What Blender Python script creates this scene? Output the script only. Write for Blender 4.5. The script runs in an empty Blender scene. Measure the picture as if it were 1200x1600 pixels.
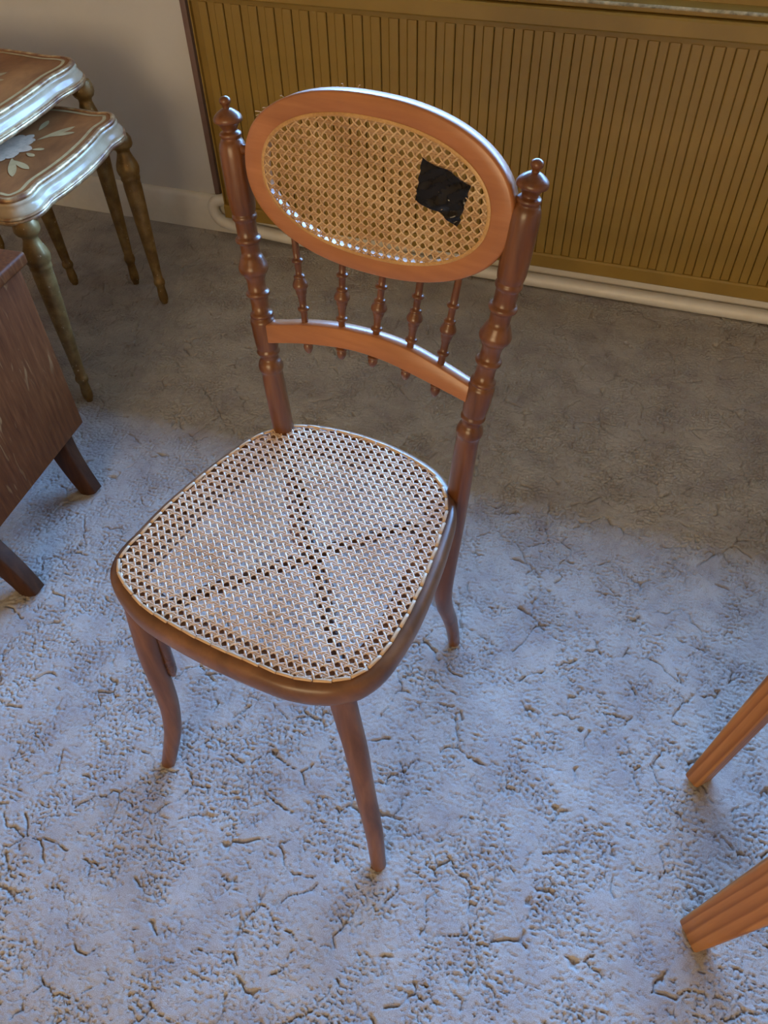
import bpy, bmesh, math, random
import numpy as np
from mathutils import Vector, Matrix

random.seed(7)
RNG = np.random.default_rng(11)
PI = math.pi
scene = bpy.context.scene
COL = scene.collection

# ------------------------------------------------------------------ camera
CAM_H = 1.35
cam_data = bpy.data.cameras.new('camera')
cam_data.sensor_width = 36.0
cam_data.lens = 1230.0 / 1600.0 * 36.0
cam_data.clip_start = 0.02
cam = bpy.data.objects.new('camera', cam_data)
COL.objects.link(cam)
RW = [[0.94623839, 0.22727079, -0.23017579],
      [0.32277426, -0.71004835, 0.62581796],
      [-0.02120579, -0.6664678, -0.74523217]]
cam.matrix_world = Matrix((
    (RW[0][0], -RW[0][1], -RW[0][2], 0.0),
    (RW[1][0], -RW[1][1], -RW[1][2], 0.0),
    (RW[2][0], -RW[2][1], -RW[2][2], CAM_H),
    (0, 0, 0, 1)))
scene.camera = cam

# ------------------------------------------------------------------ light
world = bpy.data.worlds.new('sky')
scene.world = world
world.use_nodes = True
bg = world.node_tree.nodes['Background']
bg.inputs[0].default_value = (0.225, 0.49, 1.0, 1)
bg.inputs[1].default_value = 53.0

def area(name, loc, rot, sx, sy, power, color, portal=False):
    d = bpy.data.lights.new(name, 'AREA')
    d.shape = 'RECTANGLE'
    d.size, d.size_y = sx, sy
    d.energy = power
    d.color = color
    o = bpy.data.objects.new(name, d)
    o.location = loc
    o.rotation_euler = rot
    COL.objects.link(o)
    if portal:
        d.cycles.is_portal = True
    return o

area('window_portal', (0.0, 2.44, 1.43), (-PI / 2, 0, 0), 2.4, 1.34, 1.0, (1, 1, 1), True)
# soft warm fill lamp, added unseen behind the camera to brighten the room
area('warm_fill_light', (-0.4, -3.1, 1.55), (PI / 2, 0, 0), 2.0, 1.4, 71.0, (1.0, 0.745, 0.43))

scene.view_settings.view_transform = 'Standard'
scene.view_settings.look = 'None'
scene.view_settings.exposure = 0.0
scene.view_settings.gamma = 1.0
scene.view_settings.use_curve_mapping = False

# ------------------------------------------------------------------ materials
def new_mat(name):
    m = bpy.data.materials.new(name)
    m.use_nodes = True
    nt = m.node_tree
    return m, nt, nt.nodes['Principled BSDF']

def nd(nt, kind, **kw):
    n = nt.nodes.new(kind)
    for k, v in kw.items():
        if k.startswith('i_'):
            key = k[2:]
            n.inputs[int(key) if key.isdigit() else key].default_value = v
        else:
            setattr(n, k, v)
    return n

def ramp(nt, fac, stops):
    r = nt.nodes.new('ShaderNodeValToRGB')
    e = r.color_ramp.elements
    e[0].position, e[0].color = stops[0][0], (*stops[0][1], 1)
    e[1].position, e[1].color = stops[-1][0], (*stops[-1][1], 1)
    for p, c in stops[1:-1]:
        x = e.new(p)
        x.color = (*c, 1)
    nt.links.new(fac, r.inputs[0])
    return r.outputs[0]

def coords(nt, scale=(1, 1, 1), rot=(0, 0, 0)):
    t = nt.nodes.new('ShaderNodeTexCoord')
    mp = nt.nodes.new('ShaderNodeMapping')
    mp.inputs['Scale'].default_value = scale
    mp.inputs['Rotation'].default_value = rot
    nt.links.new(t.outputs['Object'], mp.inputs['Vector'])
    return mp.outputs[0]

def noise(nt, vec, scale, detail=4, rough=0.55, dist=0.0):
    n = nd(nt, 'ShaderNodeTexNoise')
    n.inputs['Scale'].default_value = scale
    n.inputs['Detail'].default_value = detail
    n.inputs['Roughness'].default_value = rough
    n.inputs['Distortion'].default_value = dist
    nt.links.new(vec, n.inputs['Vector'])
    return n.outputs['Fac']

def mixc(nt, fac, a, b, mode='MIX'):
    m = nt.nodes.new('ShaderNodeMix')
    m.data_type = 'RGBA'
    m.blend_type = mode
    if isinstance(fac, (int, float)):
        m.inputs[0].default_value = fac
    else:
        nt.links.new(fac, m.inputs[0])
    for s, v in ((6, a), (7, b)):
        if isinstance(v, tuple):
            m.inputs[s].default_value = (*v, 1)
        else:
            nt.links.new(v, m.inputs[s])
    return m.outputs[2]

def bump(nt, bsdf, height, strength, dist):
    b = nt.nodes.new('ShaderNodeBump')
    b.inputs['Strength'].default_value = strength
    b.inputs['Distance'].default_value = dist
    nt.links.new(height, b.inputs['Height'])
    nt.links.new(b.outputs[0], bsdf.inputs['Normal'])

def set_rough(nt, bsdf, fac, lo, hi):
    m = nt.nodes.new('ShaderNodeMapRange')
    m.inputs['To Min'].default_value = lo
    m.inputs['To Max'].default_value = hi
    nt.links.new(fac, m.inputs['Value'])
    nt.links.new(m.outputs[0], bsdf.inputs['Roughness'])

def wood(name, dark, mid, light, rough=(0.3, 0.45), stretch=(1, 1, .08), scale=60, coat=0.0, wear=None, spec=0.5):
    m, nt, b = new_mat(name)
    b.inputs['Specular IOR Level'].default_value = spec
    v = coords(nt, stretch)
    g = noise(nt, v, scale, 6, 0.6, 0.4)
    c = ramp(nt, g, [(0.3, dark), (0.52, mid), (0.72, light)])
    v2 = coords(nt, (1, 1, 1))
    big = noise(nt, v2, 9, 3)
    c = mixc(nt, 0.55, c, ramp(nt, big, [(0.3, (.72, .70, .68)), (0.7, (1.12, 1.1, 1.08))]), 'MULTIPLY')
    if wear:
        w = noise(nt, v2, 38, 5, 0.65)
        wf = ramp(nt, w, [(0.60, (0, 0, 0)), (0.74, (1, 1, 1))])
        c = mixc(nt, wf, c, wear)
    nt.links.new(c, b.inputs['Base Color'])
    set_rough(nt, b, big, *rough)
    b.inputs['Coat Weight'].default_value = coat
    b.inputs['Coat Roughness'].default_value = 0.22
    bump(nt, b, g, 0.08, 0.001)
    return m

M = {}
M['post'] = wood('turned_brown_wood', (.075, .025, .008), (.14, .049, .014), (.20, .078, .023), (0.26, 0.38), coat=0.15)
M['leg'] = wood('bentwood_leg', (.10, .041, .019), (.17, .072, .034), (.235, .108, .052), (0.34, 0.5), coat=0.05)
M['rim'] = wood('bentwood_rim', (.10, .044, .019), (.185, .083, .036), (.29, .145, .066), (0.28, 0.46), (.6, .6, .6), 26, coat=0.1)
M['beech'] = wood('orange_beech', (.31, .118, .040), (.36, .140, .049), (.41, .168, .063), (0.26, 0.40), (.12, 1, 1), 70, coat=0.2)
M['brace'] = wood('dark_brace', (.07, .028, .014), (.11, .045, .022), (.16, .066, .03), (0.22, 0.35), (1, 1, 1), 30, coat=0.3)
M['edge'] = wood('tan_edge_cane', (.56, .36, .19), (.68, .47, .28), (.76, .57, .37), (0.3, 0.45), (.3, 1, 1), 200)
M['pine'] = None

def cane_mat(name, a, b_, c_, rough):
    m, nt, b = new_mat(name)
    v = coords(nt)
    n1 = noise(nt, v, 14, 4)
    n2 = noise(nt, v, 420, 3)
    col = ramp(nt, n1, [(0.32, a), (0.5, b_), (0.68, c_)])
    col = mixc(nt, 0.6, col, ramp(nt, n2, [(0.3, (.7, .66, .62)), (0.7, (1.15, 1.15, 1.15))]), 'MULTIPLY')
    nt.links.new(col, b.inputs['Base Color'])
    b.inputs['Roughness'].default_value = rough
    b.inputs['Specular IOR Level'].default_value = 0.5 + 0.5 * (rough < .3)
    return m
M['seat_strand'] = cane_mat('seat_cane_strand', (.76, .53, .34), (.84, .64, .46), (.88, .73, .56), 0.25)
M['back_strand'] = cane_mat('back_cane_strand', (.46, .29, .15), (.55, .37, .205), (.63, .46, .28), 0.34)
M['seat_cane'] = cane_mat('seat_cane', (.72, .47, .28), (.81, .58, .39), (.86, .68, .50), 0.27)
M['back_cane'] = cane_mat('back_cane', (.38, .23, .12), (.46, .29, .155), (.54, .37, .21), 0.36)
M['bind'] = cane_mat('binding_cane', (.38, .20, .07), (.48, .28, .10), (.56, .36, .16), 0.4)

def simple(name, col, rough, metal=0.0, spec=0.5, nscale=None, namp=0.15, bumpv=None):
    m, nt, b = new_mat(name)
    b.inputs['Roughness'].default_value = rough
    b.inputs['Metallic'].default_value = metal
    b.inputs['Specular IOR Level'].default_value = spec
    if nscale:
        v = coords(nt)
        n = noise(nt, v, nscale, 5)
        lo = tuple(x * (1 - namp) for x in col)
        hi = tuple(min(1, x * (1 + namp)) for x in col)
        nt.links.new(ramp(nt, n, [(0.3, lo), (0.7, hi)]), b.inputs['Base Color'])
        if bumpv:
            bump(nt, b, noise(nt, v, bumpv[0], 4), bumpv[1], bumpv[2])
    else:
        b.inputs['Base Color'].default_value = (*col, 1)
    return m
M['tape'] = simple('black_tape', (.005, .005, .006), 0.07, spec=0.3)
M['wall'] = simple('white_wall_paint', (.58, .57, .55), 0.7, nscale=6, namp=0.03, bumpv=(240, .15, .001))
M['room'] = simple('cream_room_paint', (.70, .575, .42), 0.8)
M['white'] = simple('white_gloss_paint', (.72, .69, .62), 0.35, nscale=20, namp=0.05)
M['mustard'] = simple('mustard_paint', (.285, .178, .036), 0.38, nscale=7, namp=0.13, bumpv=(300, .12, .0006))
M['mustard_dark'] = simple('mustard_recess_paint', (.27, .168, .034), 0.42, nscale=7, namp=0.13, bumpv=(300, .12, .0006))
M['chip_highlight'] = simple('cream_chip_highlight', (.40, .35, .24), 0.3, nscale=60, namp=0.6)
M['mauve'] = simple('mauve_brown_strip', (.17, .105, .09), 0.55, nscale=30, namp=0.1)
M['outside'] = simple('outdoor_lawn', (.13, .12, .06), 0.9)
M['blocker_top'] = simple('brown_blocker_top', (.11, .075, .045), 0.8)
M['blocker_far'] = simple('brown_blocker_far', (.20, .12, .08), 0.9)
M['dark'] = simple('dark_void', (.02, .016, .013), 0.8)

def gilt():
    m, nt, b = new_mat('worn_gilt')
    v = coords(nt)
    n1 = noise(nt, v, 22, 5, .6)
    n2 = noise(nt, v, 90, 4, .6)
    c = ramp(nt, n1, [(0.3, (.13, .072, .022)), (0.52, (.24, .145, .045)), (0.72, (.36, .235, .085))])
    sp = ramp(nt, n2, [(0.66, (0, 0, 0)), (0.72, (1, 1, 1))])
    c = mixc(nt, sp, c, (.66, .55, .36))
    nt.links.new(c, b.inputs['Base Color'])
    b.inputs['Metallic'].default_value = 0.45
    set_rough(nt, b, n1, 0.32, 0.55)
    bump(nt, b, n2, 0.25, 0.001)
    return m
M['gilt'] = gilt()

def gold_mould():
    m, nt, b = new_mat('rubbed_gold_moulding')
    v = coords(nt)
    n1 = noise(nt, v, 30, 5, .6)
    c = ramp(nt, n1, [(0.34, (.20, .09, .045)), (0.5, (.38, .22, .10)), (0.66, (.62, .48, .26))])
    nt.links.new(c, b.inputs['Base Color'])
    b.inputs['Metallic'].default_value = 0.3
    b.inputs['Roughness'].default_value = 0.36
    bump(nt, b, n1, 0.3, 0.001)
    return m
M['gold'] = gold_mould()

def silver():
    m, nt, b = new_mat('pearl_silver_frieze')
    v = coords(nt)
    n1 = noise(nt, v, 16, 4, .6)
    c = ramp(nt, n1, [(0.3, (.38, .28, .16)), (0.55, (.49, .375, .235)), (0.75, (.56, .45, .30))])
    nt.links.new(c, b.inputs['Base Color'])
    b.inputs['Metallic'].default_value = 0.0
    b.inputs['Specular IOR Level'].default_value = 0.28
    b.inputs['Roughness'].default_value = 0.22
    return m
M['silver'] = silver()
M['top'] = wood('brown_painted_top', (.19, .072, .022), (.29, .115, .036), (.40, .17, .052), (0.5, 0.65), (1, .4, 1), 14, spec=0.15)
M['cream'] = simple('cream_paint', (.44, .31, .14), 0.65, spec=0.15, nscale=40, namp=0.15)
M['pale'] = simple('pale_flower_paint', (.58, .43, .29), 0.65, spec=0.1, nscale=60, namp=0.2)

def oak():
    m, nt, b = new_mat('quartered_oak')
    v = coords(nt, (1, 1, .10))
    g = noise(nt, v, 120, 5, .6)
    c = ramp(nt, g, [(0.3, (.070, .018, .005)), (0.55, (.118, .034, .009)), (0.75, (.16, .050, .015))])
    vf = coords(nt, (1, 1, .22), (0.22, 0, 0))
    f = noise(nt, vf, 62, 2, .45, 1.1)
    ff = ramp(nt, f, [(0.63, (0, 0, 0)), (0.70, (1, 1, 1))])
    big = noise(nt, coords(nt), 5, 2)
    ff2 = mixc(nt, 1.0, ff, ramp(nt, big, [(0.4, (.1, .1, .1)), (0.6, (1, 1, 1))]), 'MULTIPLY')
    c = mixc(nt, ff2, c, (.26, .125, .045))
    nt.links.new(c, b.inputs['Base Color'])
    set_rough(nt, b, g, 0.45, 0.6)
    b.inputs['Specular IOR Level'].default_value = 0.12
    bump(nt, b, g, 0.1, 0.001)
    return m
M['oak'] = oak()
M['oak_leg'] = wood('dark_oak_leg', (.030, .012, .005), (.050, .019, .008), (.070, .028, .011), (0.45, 0.6), spec=0.18)

def pine():
    m, nt, b = new_mat('orange_pine')
    t = nt.nodes.new('ShaderNodeTexCoord')
    mp = nt.nodes.new('ShaderNodeMapping')
    mp.inputs['Scale'].default_value = (1, 1, .035)
    mp.inputs['Rotation'].default_value = (0, 0, .75)
    nt.links.new(t.outputs['Object'], mp.inputs['Vector'])
    w = nt.nodes.new('ShaderNodeTexWave')
    w.wave_type = 'BANDS'
    w.bands_direction = 'X'
    w.wave_profile = 'SAW'
    w.inputs['Scale'].default_value = 30
    w.inputs['Distortion'].default_value = 3.6
    w.inputs['Detail'].default_value = 3
    w.inputs['Detail Scale'].default_value = 1.4
    nt.links.new(mp.outputs[0], w.inputs['Vector'])
    c = ramp(nt, w.outputs['Fac'], [(0.0, (.46, .205, .062)), (0.55, (.40, .165, .046)), (0.88, (.27, .105, .030)), (1.0, (.40, .17, .050))])
    n = noise(nt, coords(nt, (1, 1, .06)), 220, 4)
    c = mixc(nt, 0.5, c, ramp(nt, n, [(0.3, (.78, .76, .74)), (0.7, (1.08, 1.08, 1.08))]), 'MULTIPLY')
    nt.links.new(c, b.inputs['Base Color'])
    b.inputs['Roughness'].default_value = 0.5
    b.inputs['Specular IOR Level'].default_value = 0.25
    return m
M['pine'] = pine()
M['pine_top'] = wood('pine_top', (.30, .12, .035), (.38, .16, .048), (.44, .20, .065), (0.4, 0.55), (1, .08, 1), 45, spec=0.3)

def carpet():
    m, nt, b = new_mat('grey_loop_carpet')
    v = coords(nt)
    n1 = noise(nt, v, 9, 4, .55)
    n2 = noise(nt, v, 700, 3, .6)
    n3 = noise(nt, v, 26, 3, .5)
    c = ramp(nt, n1, [(0.32, (.340, .308, .298)), (0.5, (.412, .380, .355)), (0.68, (.47, .44, .41))])
    c = mixc(nt, 0.5, c, ramp(nt, n3, [(0.3, (.86, .84, .88)), (0.7, (1.08, 1.09, 1.06))]), 'MULTIPLY')
    c = mixc(nt, 0.8, c, ramp(nt, n2, [(0.25, (.66, .65, .64)), (0.75, (1.28, 1.29, 1.30))]), 'MULTIPLY')
    nt.links.new(c, b.inputs['Base Color'])
    b.inputs['Roughness'].default_value = 0.75
    b.inputs['Specular IOR Level'].default_value = 0.3
    b.inputs['Sheen Weight'].default_value = 0.15
    bump(nt, b, n2, 0.6, 0.002)
    return m
M['carpet'] = carpet()

# ------------------------------------------------------------------ mesh helpers
def mk(name, verts, faces, mat, parent=None, loc=None, angle=40, smooth=True):
    me = bpy.data.meshes.new(name)
    me.from_pydata([tuple(map(float, v)) for v in verts], [], faces)
    me.update()
    if smooth:
        me.shade_smooth()
        me.set_sharp_from_angle(angle=math.radians(angle))
    me.materials.append(mat)
    o = bpy.data.objects.new(name, me)
    COL.objects.link(o)
    if parent is not None:
        o.parent = parent
    if loc is not None:
        o.location = loc
    return o

def fix_normals(o):
    bm = bmesh.new()
    bm.from_mesh(o.data)
    bmesh.ops.recalc_face_normals(bm, faces=bm.faces[:])
    bm.to_mesh(o.data)
    bm.free()
    return o

def thing(name, label, cat, loc=(0, 0, 0), rz=0.0, group=None):
    o = bpy.data.objects.new(name, None)
    o.empty_display_size = 0.1
    COL.objects.link(o)
    o.location = loc
    o.rotation_euler = (0, 0, rz)
    o['label'] = label
    o['category'] = cat
    if group:
        o['group'] = group
    return o

def structure(o):
    o['kind'] = 'structure'
    return o

def crom(pts, n):
    """Catmull-Rom through pts (tuples of any length), n samples per span."""
    P = [np.array(p, float) for p in pts]
    P = [2 * P[0] - P[1]] + P + [2 * P[-1] - P[-2]]
    out = []
    for i in range(1, len(P) - 2):
        for k in range(n):
            t = k / n
            a, b, c, d = P[i - 1], P[i], P[i + 1], P[i + 2]
            out.append(.5 * (2 * b + (c - a) * t + (2 * a - 5 * b + 4 * c - d) * t * t + (3 * b - a - 3 * c + d) * t ** 3))
    out.append(P[-2])
    return out

def loft(path, radii, nseg=16, section=None, up=None):
    """Sweep a section along a path. radii: float or (ra, rb) per point. Returns verts, faces."""
    path = [np.array(p[:3], float) for p in path]
    n = len(path)
    T = []
    for i in range(n):
        a, b = path[max(i - 1, 0)], path[min(i + 1, n - 1)]
        t = b - a
        T.append(t / (np.linalg.norm(t) + 1e-12))
    if up is None:
        up = np.array([1, 0, 0.]) if abs(T[0][0]) < .8 else np.array([0, 1., 0])
    else:
        up = np.array(up, float)
    u = up - T[0] * up.dot(T[0])
    u /= np.linalg.norm(u)
    if section is None:
        section = [(math.cos(2 * PI * k / nseg), math.sin(2 * PI * k / nseg)) for k in range(nseg)]
    ns = len(section)
    V, F = [], []
    for i in range(n):
        u = u - T[i] * u.dot(T[i])
        u /= np.linalg.norm(u)
        w = np.cross(T[i], u)
        r = radii[i]
        ra, rb = (r if isinstance(r, (tuple, list, np.ndarray)) else (r, r))
        for a, b in section:
            V.append(path[i] + u * a * ra + w * b * rb)
    for i in range(n - 1):
        for k in range(ns):
            k2 = (k + 1) % ns
            F.append((i * ns + k, i * ns + k2, (i + 1) * ns + k2, (i + 1) * ns + k))
    F.append(tuple(reversed(range(ns))))
    F.append(tuple((n - 1) * ns + k for k in range(ns)))
    return V, F

def rrect(w, h, r=0.25, n=3):
    """Rounded-rectangle section, half sizes w,h; r as a fraction of the smaller one."""
    rr = min(w, h) * r
    out = []
    for cx, cy, a0 in ((w - rr, h - rr, 0), (-w + rr, h - rr, PI / 2), (-w + rr, -h + rr, PI), (w - rr, -h + rr, 1.5 * PI)):
        for k in range(n + 1):
            a = a0 + k * PI / 2 / n
            out.append((cx + rr * math.cos(a), cy + rr * math.sin(a)))
    return out

def box(name, lo, hi, mat, parent=None, bev=0.0, seg=2):
    bm = bmesh.new()
    bmesh.ops.create_cube(bm, size=1)
    for v in bm.verts:
        v.co = Vector([lo[i] + (v.co[i] + .5) * (hi[i] - lo[i]) for i in range(3)])
    if bev:
        bmesh.ops.bevel(bm, geom=bm.edges[:], offset=bev, segments=seg, affect='EDGES', profile=.5)
    me = bpy.data.meshes.new(name)
    bm.to_mesh(me)
    bm.free()
    me.shade_smooth()
    me.set_sharp_from_angle(angle=math.radians(35))
    me.materials.append(mat)
    o = bpy.data.objects.new(name, me)
    COL.objects.link(o)
    if parent is not None:
        o.parent = parent
    return o

def ring_strip(loops, closed_section=True):
    """loops: list over section of equally long closed loops. Quads between consecutive loops."""
    n = len(loops[0])
    V = [v for L in loops for v in L]
    F = []
    m = len(loops)
    for j in range(m if closed_section else m - 1):
        j2 = (j + 1) % m
        for i in range(n):
            i2 = (i + 1) % n
            F.append((j * n + i, j * n + i2, j2 * n + i2, j2 * n + i))
    return V, F

# ------------------------------------------------------------------ room shell
WALL_Y = 2.1955
wb = thing('wall_back', 'white painted wall with the radiator and window', 'wall')
for k in ('label', 'category'):
    del wb[k]
structure(wb)
WX0, WX1, WZ0, WZ1, WT = -1.22, 1.22, 0.752, 2.1, 0.26
for lo, hi in (((-2.6, WALL_Y, -.3), (WX0, WALL_Y + WT, 2.5)), ((WX1, WALL_Y, -.3), (2.3, WALL_Y + WT, 2.5)),
               ((WX0, WALL_Y, -.3), (WX1, WALL_Y + WT, WZ0 - .02)), ((WX0, WALL_Y, WZ1), (WX1, WALL_Y + WT, 2.5))):
    box('wall_section', lo, hi, M['wall'], wb)
structure(box('wall_left', (-2.72, -3.4, -.3), (-2.6, WALL_Y + .2, 2.5), M['room']))
structure(box('wall_right', (2.3, -3.4, -.3), (2.42, WALL_Y + .2, 2.5), M['room']))
structure(box('wall_front', (-2.72, -3.52, -.3), (2.42, -3.4, 2.5), M['room']))
structure(box('ceiling', (-2.72, -3.52, 2.5), (2.42, WALL_Y + .26, 2.6), M['room']))
# outside: unseen slab and far wall added to narrow the sky light; lawn
structure(box('sky_blocker_top', (-6, WALL_Y + WT, 2.70), (6, 4.25, 2.8), M['blocker_top']))
structure(box('outdoor_ground', (-30, WALL_Y + WT, -.4), (30, 40, -.3), M['outside']))
structure(box('sky_blocker_far', (-14, 8.0, -.3), (14, 8.3, 3.2), M['blocker_far']))

# ------------------------------------------------------------------ floor: sculpted loop-pile carpet
def hash2(ix, iy, k):
    h = (ix.astype(np.int64) * 374761393 + iy.astype(np.int64) * 668265263 + k * 974711) & 0x7fffffff
    h = ((h ^ (h >> 13)) * 1274126177) & 0x7fffffff
    h = (h ^ (h >> 16)) & 0x7fffffff
    return (h % 100003) / 100003.0

def vnoise(x, y, k):
    ix, iy = np.floor(x), np.floor(y)
    fx, fy = x - ix, y - iy
    fx, fy = fx * fx * (3 - 2 * fx), fy * fy * (3 - 2 * fy)
    a, b = hash2(ix, iy, k), hash2(ix + 1, iy, k)
    c, d = hash2(ix, iy + 1, k), hash2(ix + 1, iy + 1, k)
    return (a * (1 - fx) + b * fx) * (1 - fy) + (c * (1 - fx) + d * fx) * fy

def voronoi(x, y, k):
    ix, iy = np.floor(x), np.floor(y)
    f1 = np.full(x.shape, 9.0)
    f2 = np.full(x.shape, 9.0)
    for dx in (-1, 0, 1):
        for dy in (-1, 0, 1):
            px = ix + dx + .1 + .8 * hash2(ix + dx, iy + dy, k)
            py = iy + dy + .1 + .8 * hash2(ix + dx, iy + dy, k + 1)
            d = np.sqrt((px - x) ** 2 + (py - y) ** 2)
            f2 = np.where(d < f1, f1, np.minimum(f2, d))
            f1 = np.minimum(f1, d)
    return f1, f2

def smooth01(e0, e1, v):
    t = np.clip((v - e0) / (e1 - e0), 0, 1)
    return t * t * (3 - 2 * t)

def build_floor():
    x0, x1, y0, y1, st = -2.15, 1.20, -0.50, 2.205, 0.0024
    nx, ny = int((x1 - x0) / st) + 1, int((y1 - y0) / st) + 1
    gxs, gys = np.linspace(x0, x1, nx), np.linspace(y0, y1, ny)
    # modelled pile only where the room's free floor can be seen; plain carpet carries on elsewhere
    X, Y = np.meshgrid(gxs, gys)
    edge = np.minimum(np.minimum(Y + .45 - .337 * (X + .628), Y + .45 + 1.327 * (X + .628)), 1.15 - X)
    keep = edge > 0
    fade = smooth01(.03, .22, edge)
    B = 20
    wx = X + .005 * (vnoise(X / .02, Y / .02, 5) - .5)
    wy = Y + .005 * (vnoise(X / .02, Y / .02, 6) - .5)
    f1, f2 = voronoi(wx / .0098, wy / .0098, 21)
    patch = smooth01(.30, .72, .6 * vnoise(X / .05, Y / .05, 9) + .4 * vnoise(X / .013, Y / .013, 10))
    z = -.0054 * patch * (1 - smooth01(.01, .17, f2 - f1)) - .0006 * f1
    h1, h2 = voronoi(wx / .0062 + 3.3, wy / .0062 + 1.7, 61)
    fine = smooth01(.25, .62, vnoise(X / .009, Y / .009, 62))
    z += -.0026 * fine * (1 - smooth01(.01, .24, h2 - h1))
    gx = X + .05 * (vnoise(X / .07, Y / .07, 12) - .5) + .014 * (vnoise(X / .016, Y / .016, 14) - .5)
    gy = Y + .05 * (vnoise(X / .07, Y / .07, 13) - .5) + .014 * (vnoise(X / .016, Y / .016, 15) - .5)
    g1, g2 = voronoi(gx / .088, gy / .088, 41)
    mask = smooth01(.50, .60, vnoise(X / .030, Y / .030, 17))
    z += -.0066 * mask * (1 - smooth01(.006, .040, g2 - g1))
    z += .0016 * (vnoise(X / .09, Y / .09, 19) - .5)
    z = (z - z.max() + .0038) * fade - .003
    V = np.stack([X, Y, z], -1).reshape(-1, 3)
    idx = np.arange(nx * ny).reshape(ny, nx)
    kq = keep[:-1, :-1].copy()
    flat = []
    for j in range(0, ny - 1, B):
        for i in range(0, nx - 1, B):
            if kq[j:j + B, i:i + B].any():
                kq[j:j + B, i:i + B] = True
            else:
                flat.append((i, j, min(i + B, nx - 1), min(j + B, ny - 1)))
    Q = np.stack([idx[:-1, :-1], idx[:-1, 1:], idx[1:, 1:], idx[1:, :-1]], -1)[kq]
    used = np.zeros(nx * ny, bool)
    used[Q.ravel()] = True
    remap = np.cumsum(used) - 1
    V = V[used]
    Q = remap[Q]
    b = len(V)
    zz = -.003
    rects = [(-2.65, -3.45, 2.35, y0), (-2.65, y0, x0, 2.21), (x1, y0, 2.35, 2.21)]
    rects += [(gxs[i], gys[j], gxs[i2], gys[j2]) for i, j, i2, j2 in flat]
    ev, eq = [], []
    for xa, ya, xb, yb in rects:
        k = b + len(ev)
        ev += [(xa, ya, zz), (xb, ya, zz), (xb, yb, zz), (xa, yb, zz)]
        eq.append([k, k + 1, k + 2, k + 3])
    k = b + len(ev)
    ev += [(-2.65, -3.45, -.03), (2.35, -3.45, -.03), (2.35, 2.3, -.03), (-2.65, 2.3, -.03)]
    eq.append([k, k + 1, k + 2, k + 3])
    V = np.vstack([V, ev])
    Q = np.vstack([Q, eq])
    me = bpy.data.meshes.new('floor')
    me.vertices.add(len(V))
    me.vertices.foreach_set('co', V.astype(np.float32).ravel())
    me.loops.add(Q.size)
    me.loops.foreach_set('vertex_index', Q.astype(np.int32).ravel())
    me.polygons.add(len(Q))
    me.polygons.foreach_set('loop_start', np.arange(0, Q.size, 4, dtype=np.int32))
    me.polygons.foreach_set('loop_total', np.full(len(Q), 4, dtype=np.int32))
    me.update(calc_edges=True)
    me.validate()
    me.shade_smooth()
    me.materials.append(M['carpet'])
    o = bpy.data.objects.new('floor', me)
    COL.objects.link(o)
    return structure(o)
build_floor()

# skirting board with a rounded top
sk = [(2.1955, 0), (2.178, 0), (2.178, .108), (2.181, .116), (2.187, .121), (2.1955, .122)]
V = [(x, y, z) for x in (-2.6, 2.3) for y, z in sk]
F = [(i, i + 1, i + 7, i + 6) for i in range(5)]
structure(mk('baseboard_back', V, F, M['white']))
structure(box('baseboard_left', (-2.6, -3.4, 0), (-2.583, 2.178, .12), M['white'], bev=.003))

# ------------------------------------------------------------------ window sill and frame above the radiator
w1 = bpy.data.objects.new('window_1', None)
COL.objects.link(w1)
structure(w1)
def xprism(name, prof, x0, x1, mat, parent, angle=35):
    n = len(prof)
    V = [(x, y, z) for x in (x0, x1) for y, z in prof]
    F = [(i, (i + 1) % n, n + (i + 1) % n, n + i) for i in range(n)] + [tuple(reversed(range(n))), tuple(range(n, 2 * n))]
    return fix_normals(mk(name, V, F, mat, parent, angle=angle))
xprism('sill_fascia', [(2.112, .717), (2.108, .721), (2.108, .752), (2.112, .757), (2.20, .757), (2.20, .717)], -1.335, 1.3, M['mustard'], w1)
xprism('sill_board', [(2.128, .757), (2.122, .761), (2.121, .768), (2.124, .773), (2.132, .776), (2.44, .782), (2.44, .757)], -1.335, 1.3, M['mustard'], w1)
xprism('frame_rail', [(2.168, .775), (2.168, .790), (2.174, .795), (2.20, .800), (2.20, .840), (2.43, .845), (2.43, .775)], -1.22, 1.22, M['mustard'], w1)

# chipped worn paint along the sill's front edge, its pale tone painting the sky highlight
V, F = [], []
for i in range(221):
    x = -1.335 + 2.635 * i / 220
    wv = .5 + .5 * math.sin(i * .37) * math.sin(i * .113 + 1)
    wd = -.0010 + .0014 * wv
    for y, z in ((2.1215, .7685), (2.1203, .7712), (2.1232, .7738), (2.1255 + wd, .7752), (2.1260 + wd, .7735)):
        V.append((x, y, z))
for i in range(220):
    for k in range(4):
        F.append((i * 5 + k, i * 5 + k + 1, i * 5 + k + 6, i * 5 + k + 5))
we = fix_normals(mk('chip_highlight_edge', V, F, M['chip_highlight'], w1))

# ------------------------------------------------------------------ radiator
rad = thing('radiator', 'mustard painted ribbed radiator under the window sill behind the chair', 'radiator', (-1.30, 2.13, 0))
RX, RY = -1.30, 2.13
def rl(x, y, z):
    return (x - RX, y - RY, z)
box('back_panel', rl(-1.30, 2.146, .10), rl(1.18, 2.172, .714), M['mustard_dark'], rad)
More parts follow.
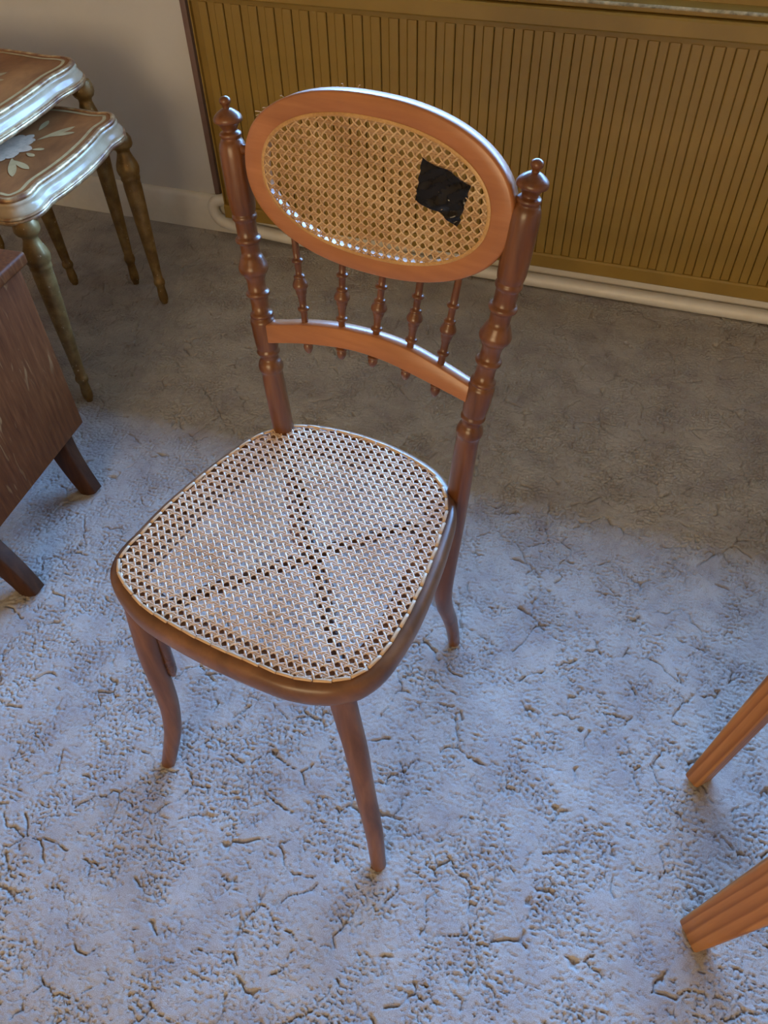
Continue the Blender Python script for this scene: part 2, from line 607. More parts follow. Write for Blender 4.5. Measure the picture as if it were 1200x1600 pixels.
# bottom channel with a lip
xp = xprism('bottom_channel', [(0.000, .083), (-.004, .087), (-.004, .122), (.000, .127), (.020, .129), (.040, .129), (.040, .083)], 0, 2.48, M['mustard'], rad)
xprism('top_channel', [(.004, .700), (.002, .716), (.040, .716), (.040, .700)], 0, 2.48, M['mustard_dark'], rad)
PER = .0493
def rib_mesh():
    hw0, hw1, d, zl, zh = .0128, .0118, .0145, .128, .7005
    prof = [(-hw0, .0165), (-hw1 - .0006, .0028), (-hw1 + .0014, .0008), (hw1 - .0014, .0008), (hw1 + .0006, .0028), (hw0, .0165)]
    V = [(x, y, z) for z in (zl, zh) for x, y in prof]
    F = [(i, i + 1, 7 + i, 6 + i) for i in range(5)] + [tuple(reversed(range(6))), tuple(range(6, 12))]
    o = mk('rib', V, F, M['mustard'], rad, angle=25)
    return fix_normals(o)
r0 = rib_mesh()
def recess_mesh():
    hw = .0105
    prof = [(-hw, .0165), (-hw, .0066), (-hw + .0012, .0056), (hw - .0012, .0056), (hw, .0066), (hw, .0165)]
    V = [(x, y, z) for z in (.128, .7005) for x, y in prof]
    F = [(i, i + 1, 7 + i, 6 + i) for i in range(5)] + [tuple(reversed(range(6))), tuple(range(6, 12))]
    return fix_normals(mk('recessed_rib', V, F, M['mustard'], rad, angle=25))
q0 = recess_mesh()
k0 = -0.877 + .0123
xs = []
x = k0
while x - PER > -1.30 + .018:
    x -= PER
while x < 1.16:
    xs.append(x)
    x += PER
for i, x in enumerate(xs):
    o = r0 if i == 0 else r0.copy()
    if i:
        COL.objects.link(o)
        o.parent = rad
    o.location = (x - RX, 0, 0)
    q = q0 if i == 0 else q0.copy()
    if i:
        COL.objects.link(q)
        q.parent = rad
    q.location = (x + PER / 2 - RX, 0, 0)
es = box('end_strip', rl(-1.352, 2.172, .135), rl(-1.334, 2.192, .757), M['mauve'], rad, bev=.001)
es['label'] = 'mauve brown strip at left end of the radiator'
box('end_flange', rl(-1.302, 2.134, .10), rl(-1.298, 2.19, .714), M['mustard_dark'], rad)

# heating pipe along the skirting with its U-bend at the left end
pp = crom([(-1.305, 2.158, .128), (-1.322, 2.158, .127), (-1.348, 2.158, .117), (-1.358, 2.158, .092), (-1.350, 2.158, .066), (-1.325, 2.158, .050),
           (-1.27, 2.158, .041), (-1.1, 2.156, .031), (-.8, 2.155, .024), (0, 2.155, .022), (1.25, 2.155, .022)], 6)
V, F = loft(pp, [.0185] * 26 + [.0200] * (len(pp) - 26), 16)
pipe = mk('heating_pipe', V, F, M['white'])
pipe['label'] = 'white painted heating pipe running along the skirting under the radiator'
pipe['category'] = 'pipe'

# ------------------------------------------------------------------ the cane chair
CH = thing('cane_chair', 'old brown wooden chair with caned seat and oval caned back on the carpet', 'chair',
           (-.3849, .4208, 0), math.radians(-9.0))
SEAT_Z = .5
SU = -.0135
half = [(0, -.006), (.06, -.004), (.114, .001), (.157, .015), (.18, .03), (.197, .047), (.211, .08), (.2155, .12), (.2155, .165), (.212, .205),
        (.206, .25), (.199, .29), (.186, .348), (.172, .378), (.152, .403), (.117, .427), (.06, .442), (0, .447)]
left = [(-u, b) for u, b in half[-2:0:-1]]
left[-5], left[-4], left[-6] = (-.206, .050), (-.186, .030), (-.2155, .081)
full = half + left
def closed_crom(pts, n):
    P = [np.array(p, float) for p in pts]
    m = len(P)
    out = []
    for i in range(m):
        a, b, c, d = P[i - 1], P[i], P[(i + 1) % m], P[(i + 2) % m]
        for k in range(n):
            t = k / n
            out.append(.5 * (2 * b + (c - a) * t + (2 * a - 5 * b + 4 * c - d) * t * t + (3 * b - a - 3 * c + d) * t ** 3))
    return np.array(out)
def resample(L, n):
    L = np.vstack([L, L[:1]])
    d = np.r_[0, np.cumsum(np.linalg.norm(np.diff(L, axis=0), axis=1))]
    s = np.linspace(0, d[-1], n, endpoint=False)
    return np.stack([np.interp(s, d, L[:, k]) for k in range(L.shape[1])], -1), d[-1]
outer, per = resample(closed_crom(full, 6), 144)
def offset_in(L, d):
    t = np.roll(L, -1, 0) - np.roll(L, 1, 0)
    t /= np.linalg.norm(t, axis=1)[:, None]
    nrm = np.stack([-t[:, 1], t[:, 0]], -1)      # left of travel = inside for a counter-clockwise loop
    return L + nrm * d
sec = [(.007, -.039), (.002, -.035), (0, -.026), (.0005, -.012), (.003, -.005), (.007, -.0015), (.012, 0), (.043, 0), (.046, -.002),
       (.047, -.006), (.047, -.034), (.045, -.039)]
loops = []
for d, h in sec:
    L = offset_in(outer, d)
    loops.append([(u + SU, b, SEAT_Z + h) for u, b in L])
V, F = ring_strip(loops)
seat = fix_normals(mk('seat_frame', V, F, M['rim'], CH, angle=55))

def inside_poly(P):
    P = np.asarray(P)
    def f(x, y):
        c = False
        x1, y1 = P[-1]
        for x2, y2 in P:
            if (y2 > y) != (y1 > y) and x < (x1 - x2) * (y - y2) / (y1 - y2) + x2:
                c = not c
            x1, y1 = x2, y2
        return c
    return f

def cane_weave(name, inside, bx, by, p, w, to3d, mat, mat2, parent, ox=0., oy=0.):
    """Six-way chair caning: pairs of verticals and horizontals, single diagonals woven over and under."""
    V, F = [], []
    def run(fn, smin, smax, step, dirv, zf, ww):
        n = int((smax - smin) / step)
        nx_, ny_ = -dirv[1], dirv[0]
        prev = False
        jit = random.uniform(-.0003, .0003)
        for i in range(n + 1):
            s = smin + i * step
            x, y = fn(s)
            x += nx_ * jit
            y += ny_ * jit
            if inside(x, y):
                z = zf(x, y)
                b = len(V)
                for k, dz in ((-1, -.0005), (0, .0004), (1, -.0005)):
                    V.append(to3d(x + nx_ * ww * .5 * k, y + ny_ * ww * .5 * k, z + dz))
                if prev:
                    F.append((b - 3, b, b + 1, b - 2))
                    F.append((b - 2, b + 1, b + 2, b - 1))
                prev = True
            else:
                prev = False
    a = w * .60
    nstraight = 0
    for i in range(int((bx[0] - ox) / p) - 1, int((bx[1] - ox) / p) + 2):
        for sg in (-1, 1):
            x0 = ox + i * p + sg * a
            run(lambda s: (x0, s), by[0], by[1], p / 4, (0, 1), lambda x, y: -.0003 + .0004 * sg * math.cos(2 * PI * (y - oy) / p), w)
    for j in range(int((by[0] - oy) / p) - 1, int((by[1] - oy) / p) + 2):
        for sg in (-1, 1):
            y0 = oy + j * p + sg * a
            run(lambda s: (s, y0), bx[0], bx[1], p / 4, (1, 0), lambda x, y: .0005 + .0004 * sg * math.cos(2 * PI * (x - ox) / p), w)
    nstraight = len(F)
    r = 1 / math.sqrt(2)
    span = int(((bx[1] - bx[0]) + (by[1] - by[0])) / p) + 3
    for k in range(-span, span):
        c = (k + .5) * p
        # x - y = c  and  x + y = c (relative to ox, oy)
        run(lambda s: (ox + s, oy + s - c), bx[0] - ox, bx[1] - ox, p / 4, (r, r), lambda x, y: .0008 - .0013 * math.cos(2 * PI * (x - ox) / p), w * 1.05)
        run(lambda s: (ox + s, oy + c - s), bx[0] - ox, bx[1] - ox, p / 4, (r, -r), lambda x, y: .0008 + .0013 * math.cos(2 * PI * (x - ox) / p), w * 1.05)
    o = mk(name, V, F, mat, parent, angle=80)
    o.data.materials.append(mat2)
    for i in range(nstraight, len(F)):
        o.data.polygons[i].material_index = 1
    o['kind'] = 'stuff'
    return o
inp = offset_in(outer, .0165)
def seat3d(x, y, z):
    return (x + SU, y, SEAT_Z + .0012 + z)
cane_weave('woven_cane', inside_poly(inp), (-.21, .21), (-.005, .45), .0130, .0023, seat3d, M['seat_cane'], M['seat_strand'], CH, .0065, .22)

# edge stitches: each visible loop of edge cane between two holes
st_len = .0235
inp2, per2 = resample(offset_in(outer, .0158), 1200)
nst = int(round(per2 / st_len))
hl = per2 / nst * .5
V, F = [], []
rings = [(-hl * .98, .25), (-hl * .88, .8), (-hl * .4, 1), (hl * .4, 1), (hl * .88, .8), (hl * .98, .25)]
stv, stf = loft([(x, 0, .0012 + .0014 * s) for x, s in rings], [(.0026 * (.55 + .45 * s), .0019 * s) for x, s in rings], 6, up=(0, 1, 0))
st0 = mk('edge_stitch', stv, stf, M['edge'], seat, angle=80)
for i in range(nst):
    k = int((i + .5) / nst * 1200) % 1200
    p = inp2[k]
    t = inp2[(k + 4) % 1200] - inp2[k - 4]
    o = st0 if i == 0 else st0.copy()
    if i:
        COL.objects.link(o)
        o.parent = seat
    o.location = (p[0] + SU, p[1], SEAT_Z + random.uniform(0, .0006))
    o.rotation_euler = (random.uniform(-.1, .1), 0, math.atan2(t[1], t[0]) + random.uniform(-.07, .07))

# rear legs rise past the seat as turned posts
axis_pts = [(0.1995, .4385, .985), (.187, .425, .84), (.171, .409, .70), (.162, .400, .62), (.157, .397, .55), (.153, .396, .48), (.149, .393, .40), (.146, .383, .31),
            (.145, .381, .256), (.145, .394, .195), (.145, .417, .138), (.145, .438, .07), (.145, .454, -.002)]
ax = np.array(crom(axis_pts, 10))
def axis_at(z):
    zz = ax[::-1, 2]
    return (np.interp(z, zz, ax[::-1, 0]), np.interp(z, zz, ax[::-1, 1]))
post_prof = [(.9825, .0010), (.9818, .0038), (.980, .0062), (.9775, .0072), (.975, .0068), (.973, .0050), (.9712, .0042), (.9690, .0042), (.9680, .0072), (.9660, .0105), (.9635, .0140),
             (.9610, .0165), (.9585, .0178), (.9560, .0180), (.9545, .0174), (.9535, .0152), (.9512, .0126), (.948, .0104), (.9450, .0089), (.9435, .0095), (.9425, .0122), (.9410, .0138),
             (.9390, .0139), (.9375, .0130), (.9365, .0121), (.9350, .0122), (.9330, .0142), (.929, .0160), (.924, .0171), (.915, .0177), (.895, .0179), (.870, .0177), (.853, .0172),
             (.8470, .0163), (.8445, .0152), (.8430, .0152), (.8415, .0163), (.8395, .0168), (.8370, .0165), (.8350, .0150), (.8325, .0140), (.822, .0137), (.8145, .0138), (.8130, .0148),
             (.8118, .0170), (.8098, .0179), (.8075, .0178), (.8058, .0165), (.8045, .0143), (.803, .0134), (.794, .0131), (.7885, .0132), (.7870, .0148), (.7845, .0160), (.781, .0172),
             (.7770, .0188), (.7735, .0203), (.7705, .0207), (.7675, .0203), (.7645, .0190), (.7620, .0170), (.7605, .0150), (.7570, .0146), (.7550, .0134), (.748, .0126), (.7390, .0128),
             (.7375, .0140), (.7362, .0163), (.7345, .0171), (.7322, .0170), (.7308, .0160), (.7295, .0138), (.7280, .0130), (.718, .0126), (.7075, .0129), (.7060, .0150), (.7040, .0168),
             (.7020, .0172), (.7000, .0165), (.6990, .0155), (.6975, .0160), (.6955, .0177), (.6925, .0183), (.685, .0181), (.672, .0178), (.660, .0171), (.6525, .0163), (.6500, .0155),
             (.6485, .0156), (.6465, .0168), (.6440, .0170), (.6420, .0163), (.6405, .0148), (.638, .0139), (.6350, .0136), (.6325, .0140), (.6305, .0158), (.627, .0172), (.6225, .0185),
             (.6185, .0187), (.6150, .0180), (.6130, .0167), (.6110, .0160), (.606, .0160), (.59, .0163), (.55, .0167), (.50, .0168), (.46, .0168), (.42, .0168), (.38, .0166), (.34, .0163), (.30, .0159), (.27, .0156),
             (.24, .0152), (.20, .0146), (.16, .0139), (.12, .0132), (.08, .0125), (.04, .0119), (.008, .0115), (-.002, .0108)]
for sg in (1, -1):
    path = []
    for z, r in post_prof:
        u, b = axis_at(z)
        path.append((sg * u, b, z))
    V, F = loft(path, [r for z, r in post_prof], 28, up=(1, 0, 0))
    fix_normals(mk('rear_leg', V, F, M['post'], CH, angle=62))

# front legs, bent outward at the foot
FLp = [(-.160, .030, .478), (-.165, .020, .36), (-.168, .018, .255), (-.172, .016, .19), (-.181, .009, .118), (-.193, .001, .063), (-.2085, -.010, -.002)]
FRp = [(.150, .045, .478), (.159, .043, .40), (.172, .036, .335), (.184, .027, .252), (.196, .020, .170), (.205, .014, .105), (.211, .009, -.002)]
for P in (FLp, FRp):
    path = crom(P, 6)
    n = len(path)
    rad_ = [.0178 - .0052 * (i / (n - 1)) ** 1.3 for i in range(n)]
    V, F = loft(path, rad_, 20)
    fix_normals(mk('front_leg', V, F, M['leg'], CH, angle=60))

# crossed bentwood braces under the seat, their ends turned down along the legs
def brace(p_front, p_rear, zc):
    a, b = np.array(p_front), np.array(p_rear)
    d = (b - a) / np.linalg.norm(b - a)
    L = np.linalg.norm(b - a)
    prof = [(.003, .287), (.006, .36), (.008, .405), (.018, .435), (.045, zc - .003), (.10, zc), (L * .5, zc + .001), (L - .10, zc), (L - .045, zc - .003),
            (L - .018, .435), (L - .008, .405), (L - .006, .36), (L - .003, .287)]
    pts = [(a[0] + d[0] * s, a[1] + d[1] * s, z) for s, z in prof]
    path = crom(pts, 5)
    n = len(path)
    rr = [(.0105, .0085)] * n
    rr[0] = rr[-1] = (.006, .005)
    V, F = loft(path, rr, 14, up=(-d[1], d[0], 0))
    fix_normals(mk('brace', V, F, M['brace'], CH, angle=60))
brace((-.154, .031), (.118, .362), .454)
brace((.140, .070), (-.118, .362), .436)

# oval back frame lying in the leaning plane of the posts
Q = .117
qn = math.sqrt(1 + Q * Q)
BC = np.array([.008, 0.0, .9145])
def backpt(u, s, h):
    """u across, s up along the lean, h toward the front (all metres)."""
    z = BC[2] + s / qn
    b = .399 + Q * (z - .642)
    return (BC[0] + u, b - h / qn, z + h * Q / qn)
def superell(a, b, n, m=120):
    out = []
    for i in range(m):
        t = 2 * PI * i / m
        c, s = math.cos(t), math.sin(t)
        out.append((a * math.copysign(abs(c) ** (2 / n), c), b * math.copysign(abs(s) ** (2 / n), s)))
    return np.array(out)
NO = 128
Oo = superell(.1775, .1025, 2.22, NO)
Oi = superell(.1500, .0800, 2.22, NO)
osec = [(0.0, -.006), (0.0, .0085), (.05, .0112), (.12, .0120), (.93, .0120), (.99, .0112), (1.0, .0095), (1.0, -.006), (.93, -.009), (.07, -.009)]
loops = [[backpt(*(Oo[i] * (1 - t) + Oi[i] * t), h) for i in range(NO)] for t, h in osec]
V, F = ring_strip(loops)
oval = fix_normals(mk('back_frame', V, F, M['beech'], CH, angle=45))
# cane in the oval
Oc = superell(.1500, .0800, 2.22, 90)
def back3d(x, y, z):
    return backpt(x, y, .0108 + z)
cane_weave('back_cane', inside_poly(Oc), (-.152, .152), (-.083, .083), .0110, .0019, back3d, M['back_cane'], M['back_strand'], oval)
bpath = [backpt(a, b, .0122) for a, b in superell(.1495, .0795, 2.22, 96)]
V, F = [], []
lp = [[], [], [], []]
for k, (da, dh) in enumerate(((0, .0014), (.0022, 0), (0, -.0014), (-.0022, 0))):
    for a, b in superell(.1490 + da, .0790 + da, 2.22, 120):
        lp[k].append(backpt(a, b, .0122 + dh))
V, F = ring_strip(lp)
fix_normals(mk('edge_binding', V, F, M['bind'], oval, angle=80))
# short dowels that hold the oval between the posts
for sg, zc in ((-1, .925), (1, .915)):
    u, b = axis_at(zc)
    V, F = loft([(sg * u, b, zc), (BC[0] + sg * .160, b - .001, zc)], [.006, .006], 12, up=(0, 0, 1))
    mk('dowel', V, F, M['post'], CH)
# loose cane ends behind the rim
lv, lf = [], []
for u0, du in ((-.160, -.007), (-.156, -.010), (-.151, -.006), (-.128, -.004), (-.048, -.002), (-.030, .002)):
    s0 = .1025 * (1 - abs(u0 / .1755) ** 2.22) ** (1 / 2.22)
    pts = [backpt(u0, s0 - .004, -.009), backpt(u0 + du * .5, s0 + .001, -.011), backpt(u0 + du, s0 + .002 + random.uniform(-.001, .002), -.012), backpt(u0 + du * 1.5, s0 + .002, -.010)]
    v, f = loft(crom(pts, 4), [.0004] * 13, 5)
    b0 = len(lv)
    lv += v
    lf += [tuple(i + b0 for i in q) for q in f]
lo_ = mk('loose_cane_ends', lv, lf, M['pale'], oval)
lo_['kind'] = 'stuff'

# black tape patch over the cane
c4 = [(.075 - .010, .965), (.135 - .010, .947), (.125 - .010, .900), (.070 - .010, .918)]
c4 = [np.array((u, (z - BC[2]) * qn)) for u, z in c4]
NT = 40
V, F = [], []
for i in range(NT):
    for j in range(NT):
        s, t = i / (NT - 1), j / (NT - 1)
        p = (c4[0] * (1 - s) + c4[1] * s) * (1 - t) + (c4[3] * (1 - s) + c4[2] * s) * t
        ed = .0012 * math.sin(9 * s + 3) * (t in (0., 1.)) + .0008 * math.sin(23 * t) * (s in (0., 1.))
        wr = .0022 * math.sin(14 * s * t + 5 * s + 1.3 * math.sin(7 * t)) * (t * s) ** .8 + .0003 * math.sin(31 * p[0] * 10 + 17 * t) + .0002 * random.uniform(-1, 1)
        low = max(0.0, t * .8 + s * .5 - .55)
        wr += .0013 * low * (math.sin(2 * PI * (p[0] * 52 + p[1] * 21)) + math.sin(2 * PI * (p[1] * 58 - p[0] * 13) + 2 * s))
        V.append(backpt(p[0] + ed, p[1] + ed, .0142 + wr))
for i in range(NT - 1):
    for j in range(NT - 1):
        F.append((i * NT + j, i * NT + j + 1, (i + 1) * NT + j + 1, (i + 1) * NT + j))
tp = fix_normals(mk('tape_patch', V, F, M['tape'], oval, angle=80))
tp['label'] = 'wrinkled glossy black tape patch'

# arched rail between the posts
top = crom([(-.172, .691), (-.138, .7005), (-.092, .7135), (-.046, .7225), (-.005, .7265), (.033, .7270), (.072, .7225), (.109, .713), (.158, .697), (.178, .689)], 5)
bot = crom([(-.172, .661), (-.134, .6725), (-.100, .6820), (-.067, .689), (-.035, .6945), (-.006, .697), (.034, .6955), (.073, .689), (.151, .6725), (.178, .664)], 5)
V, F = [], []
m = len(top)
def railpt(u, z, h):
    return (u, .399 + Q * (z - .642) - h, z)
for i in range(m):
    ut, zt = top[i]
    ub, zb = bot[i]
    for u, z, h in ((ut, zt - .0012, .0095), (ut, zt, .0082), (ut, zt, -.0068), (ut, zt - .0012, -.008), (ub, zb + .0012, -.008), (ub, zb, -.0068), (ub, zb, .0082), (ub, zb + .0012, .0095)):
        V.append(railpt(u, z, h))
for i in range(m - 1):
    for k in range(8):
        k2 = (k + 1) % 8
        F.append((i * 8 + k, i * 8 + k2, (i + 1) * 8 + k2, (i + 1) * 8 + k))
F += [tuple(range(8)), tuple((m - 1) * 8 + k for k in range(8))]
fix_normals(mk('back_rail', V, F, M['beech'], CH, angle=50))

# five turned spindles between oval and rail, ending in acorns below the rail
sp_prof = [(.829, .0042), (.806, .0047), (.7985, .0047), (.7975, .0056), (.7965, .0076), (.795, .0081), (.7935, .0076), (.7925, .0055), (.791, .0047), (.782, .0044), (.7785, .0046), (.7775, .0062), (.776, .0078), (.7745, .0078),
           (.7735, .0068), (.7715, .0076), (.768, .0097), (.7655, .0107), (.7635, .0108), (.7615, .0100), (.7605, .0085), (.7575, .0078), (.7535, .0072), (.7520, .0060), (.749, .0060), (.7475, .0053), (.7415, .0048),
           (.7370, .0048), (.7360, .0062), (.7350, .0079), (.7335, .0082), (.7320, .0077), (.7310, .0055), (.730, .0048), (.722, .0047), (.700, .0047), (.6915, .0047), (.6905, .0062), (.6895, .0078), (.688, .0081), (.6868, .0072), (.6858, .0058),
           (.6845, .0062), (.6825, .0068), (.6800, .0066), (.6770, .0056), (.6740, .0040), (.6722, .0022), (.6715, .0006)]
spn = [((-.106, .419, .809), (-.0915, .402, .6645)), ((-.036, .418, .806), (-.038, .403, .671)), ((.022, .418, .804), (.011, .403, .6745)),
       ((.074, .418, .805), (.062, .402, .671)), ((.122, .419, .806), (.1065, .401, .659))]
for a, b in spn:
    a, b = np.array(a), np.array(b)
    z0, z1 = .804, .6722
    path = []
    for z, r in sp_prof:
        t = (z - z0) / (z1 - z0)
        path.append(a + (b - a) * t)
    V, F = loft(path, [r for z, r in sp_prof], 18, up=(1, 0, 0))
    fix_normals(mk('spindle', V, F, M['post'], CH, angle=60))

# ------------------------------------------------------------------ nest of gilt tables
def serp(hx, hy, m=22, amp=1.0):
    """Serpentine table outline, counter-clockwise, half sizes hx, hy."""
    ks = [-1, -.94, -.86, -.74, -.66, -.58, -.40, -.2, 0, .2, .40, .58, .66, .74, .86, .94, 1]
    ko = [-.024, -.008, .0005, .0015, -.004, -.004, .003, .007, .0085, .007, .003, -.004, -.004, .0015, .0005, -.008, -.024]
    pts = []
    for side in range(4):
        hl_, ho = ((hy, hx), (hx, hy), (hy, hx), (hx, hy))[side]
        s = np.linspace(-1, 1, m * 2, endpoint=False) + 1.0 / (2 * m)
        o = np.interp(s, ks, ko) * amp
        for a, q in zip(s, o):
            al, out = a * (hl_ - .006), ho + q
            pts.append(((out, al), (-al, out), (-out, -al), (al, -out))[side])
    P = np.array(pts)
    for _ in range(2):
        P = .25 * np.roll(P, 1, 0) + .5 * P + .25 * np.roll(P, -1, 0)
    return P

leg_prof = [(0, .024), (.02, .029), (.05, .030), (.065, .026), (.075, .0185), (.09, .0175), (.115, .0215), (.15, .0285), (.175, .0310), (.20, .0290), (.215, .0255), (.222, .0262), (.235, .0262), (.243, .0240),
            (.27, .0248), (.33, .0240), (.45, .0215), (.60, .0183), (.75, .0150), (.835, .0130), (.842, .0150), (.855, .0168), (.868, .0165), (.878, .0138), (.89, .0118), (.915, .0128), (.945, .0138), (.972, .0132), (.985, .0105), (1.0, .0085)]
def gilt_table(name, label, cx, cy, rz, hx, hy, zt, feet, sc=1.0):
    t = thing(name, label, 'side table', (cx, cy, 0), rz)
    t['group'] = 'nest of gilt tables'
    P = serp(hx, hy)
    def lay(d, z):
        L = offset_in(P, -d)
        return [(a, b, zt + z) for a, b in L]
    def part(nm, rows, mat, cap_first=False, cap_last=False):
        loops = [lay(d, z) for d, z in rows]
        V, F = ring_strip(loops, False)
        n = len(P)
        if cap_first:
            F.append(tuple(range(n)))
        if cap_last:
            F.append(tuple(reversed(range((len(rows) - 1) * n, len(rows) * n))))
        return fix_normals(mk(nm, V, F, mat, t, angle=50))
    part('table_top', [(-.012, -.0005), (-.014, -.006), (-.014, -.03)], M['top'], True, True)
    part('top_moulding', [(-.0122, -.002), (-.011, .0012), (-.007, .0022), (-.003, .0012), (.000, -.0015), (.0005, -.005), (-.001, -.008), (-.006, -.009)], M['gold'])
    part('frieze', [(-.003, -.0075), (.0015, -.010), (.0030, -.013), (.0022, -.0165), (.0028, -.020), (.0055, -.0245), (.0100, -.030), (.0125, -.034), (.0125, -.037)], M['silver'])
    part('base_moulding', [(.0115, -.0355), (.0150, -.037), (.0172, -.0395), (.0160, -.042), (.0145, -.0435), (.0162, -.0455), (.0165, -.049), (.0140, -.053), (.0060, -.056), (-.02, -.056)], M['gold'], False, True)
    # painted cream line following the edge, and a painted flower spray
    B0 = offset_in(P, .022)
    B1 = offset_in(P, .031)
    V, F = ring_strip([[(a, b, zt + .0003) for a, b in B0], [(a, b, zt + .0003) for a, b in B1]], False)
    bd = mk('painted_border', V, F, M['cream'], t)
    def petal(x, y, a, l, w, mat, nm, z):
        V = [(x, y, z)]
        m = 14
        for k in range(m + 1):
            s = k / m
            hw = w * math.sin(PI * s) ** .7 * (.55 + .6 * s)
            V.append((x + math.cos(a) * l * s - math.sin(a) * hw, y + math.sin(a) * l * s + math.cos(a) * hw, z))
        for k in range(m - 1, 0, -1):
            s = k / m
            hw = -w * math.sin(PI * s) ** .7 * (.55 + .6 * s)
            V.append((x + math.cos(a) * l * s - math.sin(a) * hw, y + math.sin(a) * l * s + math.cos(a) * hw, z))
        n = len(V)
        return V, [(0, i, i + 1) for i in range(1, n - 1)]
    def multi(nm, specs, mat, z):
        VV, FF = [], []
        for q, sp in enumerate(specs):
            v, f = petal(*sp, mat, nm, zt + z + q * .00003)
            b0 = len(VV)
            VV += v
            FF += [tuple(i + b0 for i in g) for g in f]
        mk(nm, VV, FF, mat, t)
    k = hy / .24
    multi('painted_leaves', [(.045 * k, .05 * k, 1.05, .105 * k, .011 * k), (.05 * k, .07 * k, .55, .075 * k, .010 * k), (.04 * k, -.05 * k, -1.0, .10 * k, .011 * k), (.05 * k, -.06 * k, -.5, .07 * k, .010 * k),
                             (.02 * k, .10 * k, 1.7, .06 * k, .009 * k), (.02 * k, -.10 * k, -1.7, .06 * k, .009 * k), (-.05 * k, .05 * k, 2.2, .10 * k, .011 * k), (-.05 * k, -.05 * k, -2.2, .10 * k, .011 * k),
                             (.062 * k, .0, .3, .03 * k, .008 * k), (.060 * k, -.02 * k, -.4, .03 * k, .008 * k)], M['cream'], .0004)
    multi('painted_flower', [(.0, .0, a, .062 * k, .022 * k) for a in (0, .9, 1.8, 2.7, 3.6, 4.5, 5.4)] + [(.012 * k, .045 * k, a, .032 * k, .013 * k) for a in (0, 1.25, 2.5, 3.75, 5)] +
          [(.012 * k, -.045 * k, a, .032 * k, .013 * k) for a in (0, 1.25, 2.5, 3.75, 5)], M['pale'], .0007)
    zl = zt - .050
    c, s = math.cos(-rz), math.sin(-rz)
    for (fx, fy), (sx, sy) in feet:
        lx, ly = (fx - cx), (fy - cy)
        lx, ly = lx * c - ly * s, lx * s + ly * c
        a = np.array((sx * (hx - .016), sy * (hy - .016), zl))
        b = np.array((lx, ly, -.002))
        path = [a + (b - a) * q for q, r in leg_prof]
        V, F = loft(path, [r * sc for q, r in leg_prof], 18, up=(1, 0, 0))
        fix_normals(mk('leg', V, F, M['gilt'], t, angle=60))
    return t
gilt_table('small_gilt_table', 'smaller gilt side table with silver edge, tucked lower under the taller one', -1.512, 1.540, math.radians(4.2), .178, .246, .53,
           [((-1.295, 1.274), (1, -1)), ((-1.331, 1.742), (1, 1)), ((-1.657, 1.752), (-1, 1)), ((-1.640, 1.275), (-1, -1))])
gilt_table('large_gilt_table', 'taller gilt side table with silver edge against the white wall', -1.752, 1.535, math.radians(0.5), .268, .336, .625,
           [((-1.470, 1.215), (1, -1)), ((-1.473, 1.812), (1, 1)), ((-2.02, 1.865), (-1, 1)), ((-2.02, 1.215), (-1, -1))])

# ------------------------------------------------------------------ oak cabinet at the left edge
cb = thing('oak_cabinet', 'dark oak cabinet on splayed legs, cut off by the left edge', 'cabinet', (-1.121, 1.059, 0), math.radians(3.3))
# local: x=0 visible side face, y=0 rear edge; body goes to -x and -y
CW, CD = .46, .47
box('side_panel', (-.018, -CD, .15), (0, 0, .552), M['oak'], cb, bev=.0025)
box('side_panel', (-CW, -CD, .15), (-CW + .018, 0, .552), M['oak'], cb, bev=.0025)
box('back_panel', (-CW + .018, -.012, .155), (-.018, -.002, .552), M['oak'], cb)
box('bottom_panel', (-CW + .018, -CD + .004, .152), (-.018, -.013, .168), M['oak'], cb)
dr = box('door', (-CW + .02, -CD - .002, .17), (-.02, -CD + .016, .548), M['oak'], cb, bev=.002)
V, F = loft([(-.06, -CD - .002, .37), (-.06, -CD - .014, .37), (-.06, -CD - .022, .37), (-.06, -CD - .028, .37)], [.006, .007, .013, .006], 14)
mk('knob', V, F, M['oak_leg'], dr)
box('top_board', (-CW - .016, -CD - .018, .551), (.014, .013, .577), M['oak'], cb, bev=.006, seg=3)
def slab_leg(pts, w, d, up):
    path = crom(pts, 6)
    n = len(path)
    rr = [(1 - .28 * i / (n - 1), 1 - .15 * i / (n - 1)) for i in range(n)]
    V, F = loft(path, rr, section=rrect(w, d, .3), up=up)
    return fix_normals(mk('leg', V, F, M['oak_leg'], cb, angle=35))
slab_leg([(-.040, -.055, .153), (-.026, -.062, .10), (-.008, -.068, .05), (.015, -.074, -.001)], .029, .019, (1, 0, 0))
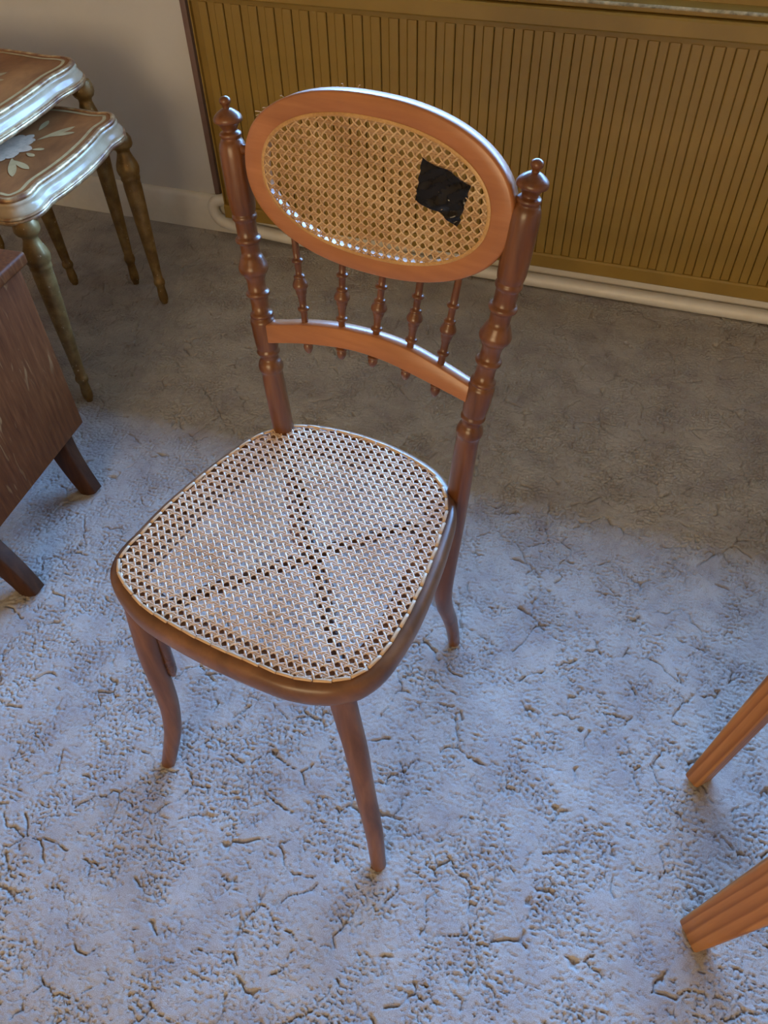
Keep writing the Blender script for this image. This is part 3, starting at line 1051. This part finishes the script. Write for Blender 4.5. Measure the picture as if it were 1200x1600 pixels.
slab_leg([(-.046, -.360, .153), (-.024, -.362, .11), (.000, -.364, .075), (.022, -.367, .040), (.042, -.370, -.001)], .031, .020, (1, 0, 0))
slab_leg([(-CW + .040, -.055, .153), (-CW + .026, -.062, .10), (-CW + .008, -.068, .05), (-CW - .015, -.074, -.001)], .029, .019, (1, 0, 0))
slab_leg([(-CW + .046, -.360, .153), (-CW + .024, -.362, .11), (-CW, -.364, .075), (-CW - .022, -.367, .040), (-CW - .042, -.370, -.001)], .031, .020, (1, 0, 0))

# ------------------------------------------------------------------ pine stool at the right edge
sl = thing('pine_stool', 'orange pine stool whose two tapered legs enter at the right edge', 'stool', (.56, .595, 0))
def pine_leg(foot, topp, w, d, ang, wt, dt):
    A, Bv = Vector(foot), Vector(topp)
    ax_ = (Bv - A).normalized()
    L = (Bv - A).length
    ux = Vector((math.cos(ang), math.sin(ang), 0))
    ux = (ux - ax_ * ux.dot(ax_)).normalized()
    uy = ax_.cross(ux)
    path, rr = [(0, 0, -.002)], [(w * .86, w * .86)]
    n = 9
    for i in range(n):
        t = i / (n - 1)
        path.append((0, 0, .003 + (L - .003) * t))
        s = w * (1 - t) + wt * t
        rr.append((s, (d * (1 - t) + dt * t) * w / d))
    V, F = loft(path, rr, section=rrect(1, d / w, .34, 4), up=(1, 0, 0))
    o = fix_normals(mk('leg', V, F, M['pine'], sl, angle=35))
    c = A - Vector((.56, .595, 0))
    o.matrix_local = Matrix(((ux.x, uy.x, ax_.x, c.x), (ux.y, uy.y, ax_.y, c.y), (ux.z, uy.z, ax_.z, c.z), (0, 0, 0, 1)))
    return o
pine_leg((.309, .711, .002), (.372, .762, .43), .022, .0145, math.radians(48), .034, .020)
pine_leg((.321, .452, .002), (.374, .449, .43), .024, .0150, math.radians(-55), .038, .020)
pine_leg((.80, .72, .002), (.745, .76, .43), .022, .0145, math.radians(132), .034, .020)
pine_leg((.80, .45, .002), (.745, .449, .43), .024, .0150, math.radians(235), .038, .020)
box('stool_seat', (.345 - .56, .40 - .595, .428), (.775 - .56, .81 - .595, .458), M['pine_top'], sl, bev=.008, seg=3)
